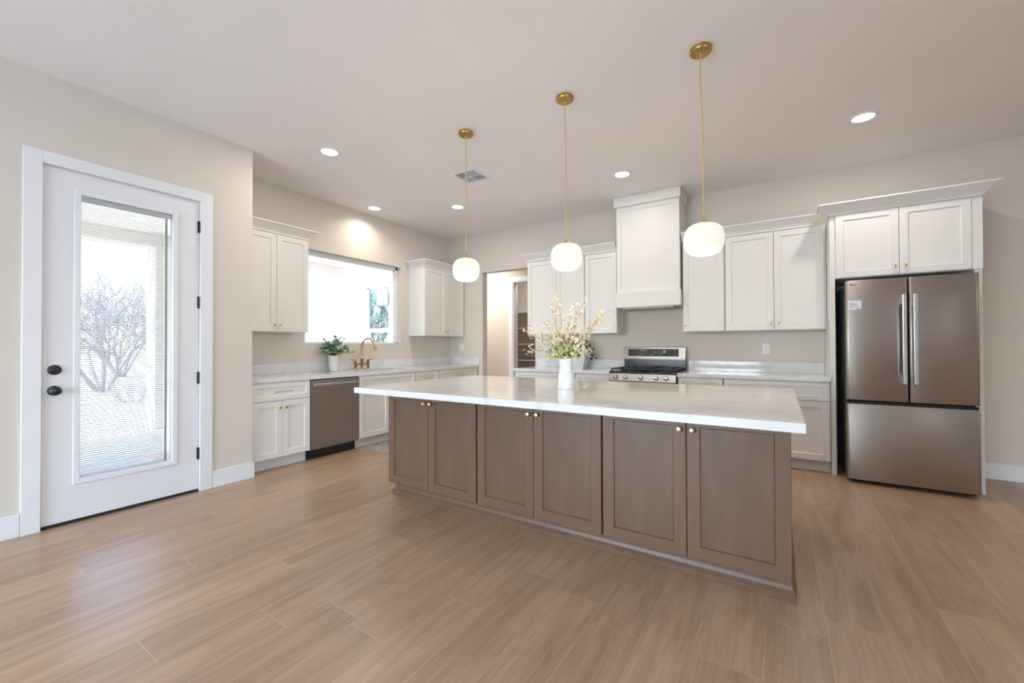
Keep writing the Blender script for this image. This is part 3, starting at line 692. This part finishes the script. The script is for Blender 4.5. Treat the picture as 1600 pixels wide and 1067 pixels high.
stk = obj('sticker', MB().box((5.374, ry-.0012, 1.535), (5.470, ry+.0002, 1.617)), paper, dl)
m = MB()
for i in range(4): m.box((5.384, ry-.0016, 1.594-i*.012), (5.384+.04+.03*((i*7) % 3)/2, ry-.0011, 1.598-i*.012))
m.box((5.435, ry-.0016, 1.540), (5.464, ry-.0011, 1.547)); obj('print', m, ink, stk)
m = MB(); m.lathe([(.009, 0), (.009, -.0008)], (5.402, ry, 1.758), 'y', 20)
for i, (x, w_) in enumerate(((5.416, .003), (5.427, .003))): m.box((x, ry-.0008, 1.751), (x+w_, ry+.0001, 1.765))
m.box((5.416, ry-.0008, 1.751), (5.424, ry+.0001, 1.754)); m.box((5.427, ry-.0008, 1.751), (5.437, ry+.0001, 1.754)); m.box((5.427, ry-.0008, 1.762), (5.437, ry+.0001, 1.765)); m.box((5.433, ry-.0008, 1.751), (5.437, ry+.0001, 1.758))
obj('emblem', m, steel_d, dl)

# ------------------------------------------------------------------ island
IL = ['left island cabinet, two brown wood doors nearest the dishwasher', 'middle island cabinet with two brown wood doors', 'right island cabinet, two brown wood doors nearest the refrigerator']
XS = [2.153, 2.596, 3.0577, 3.517, 3.9774, 4.4393, 4.8973]; IDP = 1.151; IZ0, IZ1 = .120, .872
for i in range(3):
    a0, am, a1 = XS[2*i]+(.002 if i else 0), XS[2*i+1], XS[2*i+2]-(.002 if i < 2 else 0)
    t = cab('island_cabinet', map_isl, a0, a1, IDP, IZ0, IZ1, IL[i], 'cabinet', 'island cabinets', wood_f, d0=0)
    g = .004
    door(map_isl, a0+(g if i else .001), am-.0018, IZ0+.002, IZ1-.006, IDP, t, 1, .787, wood_f, True, pearl, rail=.062)
    door(map_isl, am+.0018, a1-(g if i < 2 else .001), IZ0+.002, IZ1-.006, IDP, t, -1, .787, wood_f, True, pearl, rail=.062)
def rect(x0, x1, y0, y1, z): return [(x0, y0, z), (x1, y0, z), (x1, y1, z), (x0, y1, z)]
m = MB(); prof = [(0, .1195), (.001, .108), (.004, .104), (.006, .070), (.012, .052), (.022, .040), (.026, .036), (.026, .004), (.025, 0)]
m.loops([rect(2.158-o, 4.891+o, -3.147-o, -2.075+o, z) for o, z in prof])
tag(obj('base_moulding', m, wood_f), 'brown wood base moulding around the foot of the island', 'moulding')
tag(obj('island_countertop', MB().box((2.118, -3.5345, .8725), (4.942, -2.005, .914), .004, 2), quartz_m), 'large white veined stone slab on top of the brown island', 'worktop')

# vase with blossom branches
vc = (3.541, -2.79, .914)
v = obj('glass_vase', MB().lathe([(.052, 0), (.0555, .004), (.056, .03), (.055, .08), (.050, .11), (.0435, .135), (.042, .15), (.044, .17), (.047, .20), (.0485, .221), (.045, .221), (.040, .16), (.036, .14), (.046, .10), (.05, .02), (.01, .015)], vc, 'z', 64, rib=(16, .018)), opal, None, True)
tag(v, 'white fluted glass vase holding blossom branches on the island', 'vase')
bq = thing('blossom_bouquet', (vc[0], vc[1], vc[2]+.02), 'spreading bouquet of cream and peach blossom branches in the island vase', 'flowers')
r3 = random.Random(11)
Rv = R0; Fv = Vector((F.x, F.y, 0)).normalized()
def flower(mb, p, s, rr_):
    n = Vector((rr_.uniform(-1, 1), rr_.uniform(-1, 1), rr_.uniform(-.2, 1))).normalized(); u = n.orthogonal().normalized(); vv = n.cross(u)
    for k in range(5):
        a = 2*PI*k/5; d = u*math.cos(a)+vv*math.sin(a)
        mb.leaf(p, d+n*.35, n, s, s*.7, 6)
tips = [(-.27, .05, .40), (-.11, .0, .61), (-.05, .04, .66), (.02, -.03, .48), (.10, .02, .60), (.13, -.02, .64), (.26, .0, .50), (.31, .03, .57), (-.18, -.08, .36), (-.28, .0, .27), (.18, -.06, .42), (-.08, -.10, .38), (.06, .10, .44), (-.14, .1, .48)]
for i, (a, b_, h) in enumerate(tips):
    base = Vector((vc[0], vc[1], vc[2]+.03)); neck = Vector((vc[0]+a*.06, vc[1]+b_*.06, vc[2]+.215))
    tip = Vector(vc)+Rv*a+Fv*b_+Vector((0, 0, h)); mid = neck.lerp(tip, .5)+Vector((0, 0, .06 if abs(a) > .15 else .02))
    pts = []
    for k in range(9):
        q = k/8; pts.append(neck*(1-q)**2+mid*2*q*(1-q)+tip*q*q)
    ms = MB(); ms.tube([base]+pts, [.003]*2+[.0026-.0018*k/8 for k in range(8)], 6)
    mb = MB(); side = []
    for k in range(2, 9):
        if r3.random() < .85:
            d = Vector((r3.uniform(-1, 1), r3.uniform(-1, 1), r3.uniform(0, 1))).normalized()*r3.uniform(.03, .065)
            ms.tube([pts[k], pts[k]+d*.6, pts[k]+d], .001, 4); side.append(pts[k]+d)
    br = obj('blossom_branch', ms, twig, bq)
    for p in pts[2:]+side:
        for _ in range(4):
            mb.mi = 1 if r3.random() < .25 else 0
            q = p+Vector((r3.uniform(-1, 1), r3.uniform(-1, 1), r3.uniform(-1, 1)))*.022
            flower(mb, q, r3.uniform(.008, .0145), r3)
    obj('blossoms', mb, [blos, blos_o], br, recalc=False)
mb = MB()
for i in range(260):
    a = r3.uniform(0, 2*PI); r_ = min(.125, abs(r3.gauss(0, .08))); z = vc[2]+.22+r3.uniform(0, .19)
    flower(mb, Vector((vc[0]+math.cos(a)*r_, vc[1]+math.sin(a)*r_, z)), r3.uniform(.012, .02), r3)
obj('cream_blossoms', mb, cream, bq, recalc=False)
mb = MB()
for i in range(130):
    a = r3.uniform(0, 2*PI); el = r3.uniform(.1, 1.4); d = Vector((math.cos(a)*math.cos(el), math.sin(a)*math.cos(el), math.sin(el)))
    mb.leaf(Vector((vc[0], vc[1], vc[2]+.21))+d*r3.uniform(.02, .115), d+Vector((0, 0, .3)), (r3.uniform(-1, 1), r3.uniform(-1, 1), .5), r3.uniform(.03, .05), .016, 6)
obj('lime_leaves', mb, leaf_y, bq, recalc=False)

# planter with hydrangeas on the back counter
t = thing('planter', (2.50, -.26, CT1), 'greywashed tapered planter with cream hydrangea behind the island vase', 'plant')
m = MB(); px, py = 2.49, -.27
def prr(hx, hy_, z): return [(px-hx, py-hy_, z), (px+hx, py-hy_, z), (px+hx, py+hy_, z), (px-hx, py+hy_, z)]
m.loops([prr(.135, .060, CT1), prr(.190, .095, CT1+.165), prr(.180, .085, CT1+.165), prr(.172, .078, CT1+.13)])
obj('box', m, planter_m, t)
mb = MB(); ml = MB()
hyd = [(2.695, -.33, 1.135, .062), (2.56, -.34, 1.15, .06), (2.42, -.33, 1.16, .06), (2.62, -.25, 1.245, .058), (2.48, -.24, 1.25, .06), (2.33, -.26, 1.13, .055)]
for x, y, z, rr_ in hyd:
    hm = MB()
    for i in range(90):
        n = Vector((r3.gauss(0, 1), r3.gauss(0, 1), r3.gauss(.2, 1))).normalized()
        flower(hm, Vector((x, y, z))+n*rr_*r3.uniform(.75, 1), .017, r3)
    hm.ball((x, y, z), rr_*.7, 2)
    obj('hydrangea_head', hm, cream, t, recalc=False)
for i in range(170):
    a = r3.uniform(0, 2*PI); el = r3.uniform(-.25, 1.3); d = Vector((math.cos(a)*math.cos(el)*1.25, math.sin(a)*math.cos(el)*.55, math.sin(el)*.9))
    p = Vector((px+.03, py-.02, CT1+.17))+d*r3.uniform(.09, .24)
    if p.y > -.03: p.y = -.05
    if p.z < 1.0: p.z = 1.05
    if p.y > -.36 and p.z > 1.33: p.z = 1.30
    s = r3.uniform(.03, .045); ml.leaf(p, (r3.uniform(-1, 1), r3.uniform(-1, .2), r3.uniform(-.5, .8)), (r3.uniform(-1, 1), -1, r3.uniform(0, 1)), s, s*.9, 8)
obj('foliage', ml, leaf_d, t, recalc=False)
obj('stems', MB().tube([(px-.1, py, CT1+.13), (2.42, -.33, 1.10)], .004, 6).tube([(px, py, CT1+.13), (2.56, -.33, 1.10)], .004, 6).tube([(px+.08, py, CT1+.13), (2.69, -.33, 1.09)], .004, 6).tube([(px+.03, py, CT1+.13), (2.62, -.25, 1.20)], .004, 6), twig, t)

# ------------------------------------------------------------------ outlets, switch, mat
def plate(name, fm_x, z, w_, h_, gangs, label, cat, rocker=False):
    t = thing(name, (fm_x, 0, z), label, cat)
    obj('cover_plate', MB().box((fm_x-w_/2, -.007, z-h_/2), (fm_x+w_/2, -.001, z+h_/2), .003), plast, t)
    for g in range(gangs):
        x = fm_x+(g-(gangs-1)/2)*.046
        if rocker: obj('rocker', MB().box((x-.016, -.012, z-.033), (x+.016, -.006, z+.033), .002), plast, t)
        else:
            for dz in (.02, -.02):
                s = obj('socket', MB().box((x-.016, -.0085, z+dz-.015), (x+.016, -.006, z+dz+.015), .003), plast, t)
                obj('slots', MB().box((x-.008, -.0092, z+dz-.004), (x-.0055, -.0083, z+dz+.006)).box((x+.0055, -.0092, z+dz-.004), (x+.008, -.0083, z+dz+.006)).box((x-.002, -.0092, z+dz-.011), (x+.002, -.0083, z+dz-.007)), slot_m, s)
plate('light_switch', .262, 1.20, .118, .125, 2, 'white double switch plate on the back wall left of the opening', 'switch', True)
plate('power_outlet', 4.733, 1.185, .075, .118, 1, 'white power outlet on the back wall above the right worktop', 'outlet')
plate('power_outlet', 1.88, 1.185, .118, .118, 2, 'white double power outlet behind the flowers near the pantry opening', 'outlet')
m = MB(); m.box((.60, -2.34, .0005), (1.36, -.9, .010), .004)
tag(obj('floor_mat', m, rug_m), 'grey and tan patterned mat on the floor before the sink cabinet', 'mat')

# ------------------------------------------------------------------ pendants
PX = [2.578, 3.521, 4.4565]; PY = -2.742
PL = ['leftmost of the three ribbed white globe pendants over the island', 'middle one of the three ribbed white globe pendants over the island', 'rightmost of the three ribbed white globe pendants, nearest the camera']
def pend(i):
    x0 = PX[i]; x = x0+(0, .008, .009)[i]; t = thing('pendant_lamp', (x, PY, 1.78), PL[i], 'lamp', 'island pendants')
    obj('canopy', MB().lathe([(.064, 0), (.064, -.022), (.061, -.026), (.010, -.027), (.006, -.034)], (x0, PY, H-.0005), 'z', 40), brass, t, True)
    pts = []
    for k in range(25):
        q = k/24; z = H-.03+(2.00-H+.03)*q; am = (.003, .002, .008)[i]*(1-q)**1.5
        pts.append((x0+(x-x0)*min(1, q*1.6)-am*math.sin(q*8+.0), PY+am*.5*math.sin(q*7), z))
    obj('cord', MB().tube(pts, .0045, 8), cord_m, t, True)
    obj('cap', MB().lathe([(.005, 2.03), (.008, 2.012), (.020, 2.002), (.030, 1.992), (.030, 1.982)], (x, PY, 0), 'z', 28), gold, t, True)
    prof = []; a, hh, zc = .1155, .099, 1.885
    for k in range(33):
        th = PI/2-PI*k/32; cs, sn = math.cos(th), math.sin(th); ex = .62
        prof.append((a*abs(cs)**ex, zc+hh*math.copysign(abs(sn)**.8, sn)))
    prof = [(max(r, .012), z) for r, z in prof]
    obj('shade', MB().lathe(prof, (x, PY, 0), 'z', 192, rib=(48, .008)), shade_m, t, True)
    l = light('pendant_light', 'POINT', (x, PY, 1.70), 6, (1, .80, .55), shadow_soft_size=.1); l.parent = t; l.location = Vector((x, PY, 1.70))-WO[t]
for i in range(3): pend(i)

# ------------------------------------------------------------------ recessed lights
RL = [(1.26, -3.167, 'recessed downlight nearest the entry door'), (.292, -1.856, 'recessed downlight above the sink window'), (1.261, -1.285, 'recessed downlight next to the leftmost pendant cord'), (3.439, -1.13, 'recessed downlight in front of the range hood'), (5.451, -1.169, 'recessed downlight above the refrigerator side of the room'),
      (1.9, -6.6, 'recessed downlight behind the camera near the entry wall'), (4.4, -7.2, 'recessed downlight behind the camera in mid room'), (7.6, -6.6, 'recessed downlight behind the camera on the right'), (8.6, -3.2, 'recessed downlight far right of the refrigerator'), (-.15, .5, 'unseen downlight added to brighten the hallway beyond the opening'), (.9, 1.75, 'unseen downlight added to brighten the pantry')]  # hallway and pantry lamps are unseen, added to brighten those two spaces
for x, y, lab in RL:
    P = 70 if .4 < y < 1.5 else (22 if y > 1.5 else (5 if x < .5 else (4 if x < 2 and y < -5 else (6.5 if 3 < x < 4 else (22 if x > 8 else 10)))))
    t = thing('recessed_downlight', (x, y, H), lab, 'light', 'recessed ceiling lights')
    obj('trim_ring', MB().lathe([(.072, -.001), (.074, -.006), (.090, -.008), (.098, -.004), (.099, -.0005)], (x, y, H), 'z', 40, cap0=False, cap1=False), trim_m, t, True)
    obj('lens', MB().lathe([(.073, -.0015), (.073, -.005), (.02, -.0065)], (x, y, H), 'z', 36), lens, t, True)
    l = light('downlight_beam', 'AREA', (x, y, H-.012), P, (1, .92, .82) if y < .4 else (1, .97, .95), (0, 0, -1), shape='DISK', size=.14, spread=2.5 if x < .5 else PI)
    l.parent = t; l.location = Vector((x, y, H-.012))-WO[t]
# ceiling register
t = thing('ceiling_vent', (2.036, -1.982, H), 'square white air register in the ceiling behind the leftmost pendant', 'vent')
m = MB(); vx, vy, hs = 2.036, -1.982, .155
m.box((vx-hs, vy-hs, H-.008), (vx+hs, vy-hs+.03, H-.0005), .003).box((vx-hs, vy+hs-.03, H-.008), (vx+hs, vy+hs, H-.0005), .003).box((vx-hs, vy-hs+.03, H-.008), (vx-hs+.03, vy+hs-.03, H-.0005), .003).box((vx+hs-.03, vy-hs+.03, H-.008), (vx+hs, vy+hs-.03, H-.0005), .003)
obj('frame', m, trim_m, t)
obj('duct', MB().box((vx-.125, vy-.125, H-.0015), (vx+.125, vy+.125, H-.0005)), vent_d, t)
m = MB()
m.box((vx-.004, vy-.125, H-.009), (vx+.004, vy+.125, H-.003)).box((vx-.125, vy-.004, H-.009), (vx+.125, vy+.004, H-.003))
for k in range(7):
    o = .018+k*.0165
    for s in (-1, 1):
        m.box((vx+s*o-.0022, vy+.006, H-.006), (vx+s*o+.0022, vy+.123, H-.003)) if s > 0 else m.box((vx-.123, vy+o-.0022, H-.006), (vx-.006, vy+o+.0022, H-.003))
        m.box((vx+.006, vy-o-.0022, H-.006), (vx+.123, vy-o+.0022, H-.003)) if s > 0 else m.box((vx-o-.0022, vy-.123, H-.006), (vx-o+.0022, vy-.006, H-.003))
obj('louvers', m, trim_m, t)

# ------------------------------------------------------------------ outdoors
struct('ground_yard', MB().box((-70, -60, -.30), (XD-T-.02, 60, -.08)), sand_m)
m = MB()
for i in range(3):
    for j in range(6): m.box((-3.3+i*1.12+.004, -9+j*2.0+.004, -.079), (-3.3+(i+1)*1.12-.004, -9+(j+1)*2.0-.004, -.03), .004)
struct('patio_slab', m, slab_m)
m = MB(); m.box((-3.6, -9.5, 2.98), (-T-.005, 1.95, 3.3)); m.box((-T-.005, -9.5, 2.98), (XD-T-.005, YD-.155, 3.3)); m.box((-3.6, -9.5, 2.78), (-3.3, .3, 2.98)); struct('patio_ceiling', m, stucco)
struct('patio_column', MB().box((-3.58, -3.13, -.079), (-3.2, -2.75, 2.779)), stucco)
Y1 = 2.0
struct('wall_wing', wall_hole(MB(), 'y', Y1, Y1+.2, -9.0, -1.35, -.08, 4.6, (-4.80, -3.88, .6, 2.86)), stucco)
m = MB(); wx0, wx1 = -4.80, -3.88
m.box((wx0, Y1+.06, .6), (wx0+.05, Y1+.1, 2.86)).box((wx1-.05, Y1+.06, .6), (wx1, Y1+.1, 2.86)).box((wx0, Y1+.06, 2.81), (wx1, Y1+.1, 2.86)).box((wx0, Y1+.04, 1.60), (wx1, Y1+.1, 1.71)).box((wx0, Y1+.06, .6), (wx1, Y1+.1, .65))
m.box((wx0+.05, Y1+.05, .65), (wx0+.12, Y1+.1, 1.6)).box((wx1-.08, Y1+.05, .65), (wx1-.05, Y1+.1, 1.6))
w2 = struct('window_2', m, frame_w); struct('pane', MB().box((wx0+.02, Y1+.08, .62), (wx1-.02, Y1+.084, 2.84)), tint_m, w2)
# lantern on the wing wall
t = thing('wall_lantern', (-3.83, Y1, 2.53), 'dark framed box lantern on the white outside wall seen through the sink window', 'lantern')
lx, ly = -3.93, Y1-.16; m = MB()
for sx in (-.10, .10):
    for sy in (-.10, .10): m.box((lx+sx-.008, ly+sy-.008, 2.29), (lx+sx+.008, ly+sy+.008, 2.77))
for z in (2.29, 2.755):
    for s in (-.10, .10): m.box((lx-.10, ly+s-.008, z), (lx+.10, ly+s+.008, z+.015)); m.box((lx+s-.008, ly-.10, z), (lx+s+.008, ly+.10, z+.015))
m.box((lx-.05, Y1-.012, 2.42), (lx+.05, Y1-.001, 2.64)).box((lx-.012, ly+.1, 2.52), (lx+.012, Y1-.01, 2.545))
lm = mat('lantern_metal', (.20, .20, .30), .5, .3, noise=((9, 9, 9), .1, 2))
obj('frame', m, lm, t); obj('glass', MB().box((lx-.092, ly-.092, 2.30), (lx+.092, ly+.092, 2.76)), plast, t)
t = thing('patio_light', (-2.5, -3.52, 2.98), 'round recessed light in the patio ceiling seen through the entry door', 'light')
obj('trim_ring', MB().lathe([(.075, -.001), (.09, -.008), (.10, -.001)], (-2.5, -3.52, 2.98), 'z', 28, cap0=False, cap1=False), trim_m, t, True)
obj('lens', MB().lathe([(.075, -.001), (.075, -.005)], (-2.5, -3.52, 2.98), 'z', 28), lens, t)
# bare desert trees
def tree(name, x, y, h, seed, label, cat='tree', trunks=4, lean=.5, dep=5, r0=.07):
    rg = random.Random(seed); mb = MB()
    def grow(p, d, L, r, k):
        q = p+d*L*.5+Vector((rg.uniform(-1, 1), rg.uniform(-1, 1), rg.uniform(-.5, .5)))*L*.07; e_ = q+d*L*.5
        mb.tube([p, q, e_], [r, r*.85, r*.66], 5 if k > 1 else 4, caps=False)
        if k == 0: return
        for _ in range(3 if k > 2 else 3):
            nd = (d+Vector((rg.uniform(-1, 1), rg.uniform(-1, 1), rg.uniform(-.55, .9)))*.75).normalized()
            grow(e_ if rg.random() < .6 else q, nd, L*rg.uniform(.6, .85), r*.62, k-1)
    for i in range(trunks):
        a = 2*PI*i/trunks+rg.uniform(-.4, .4)
        grow(Vector((x+.1*math.cos(a), y+.1*math.sin(a), -.1)), Vector((math.cos(a)*lean, math.sin(a)*lean, 1)).normalized(), h*.30, r0, dep-1)
    return tag(obj(name, mb, bark), label, cat, 'bare trees in the yard')
tree('desert_tree', -12.0, -1.7, 4.3, 1, 'tall bare tree nearest in the yard beyond the entry door glass', dep=6)
tree('desert_tree', -19.5, .6, 5.6, 3, 'farther bare tree behind the nearest one in the yard', dep=6, trunks=6)
tree('desert_tree', -27.0, 4.6, 6.0, 6, 'farthest bare tree in the yard beyond the entry door', trunks=6)
tree('desert_shrub', -8.0, -2.1, .9, 4, 'low bare twiggy shrub on the sunny ground beyond the entry door', 'shrub', 8, 1.1, 4, .014)
tree('desert_tree', -17.5, -9.2, 7.4, 5, 'bare tree mirrored in the outside window across the patio', dep=6)
tree('desert_tree', -26.5, -15.5, 8.5, 8, 'second bare tree mirrored in the outside window across the patio', dep=6)
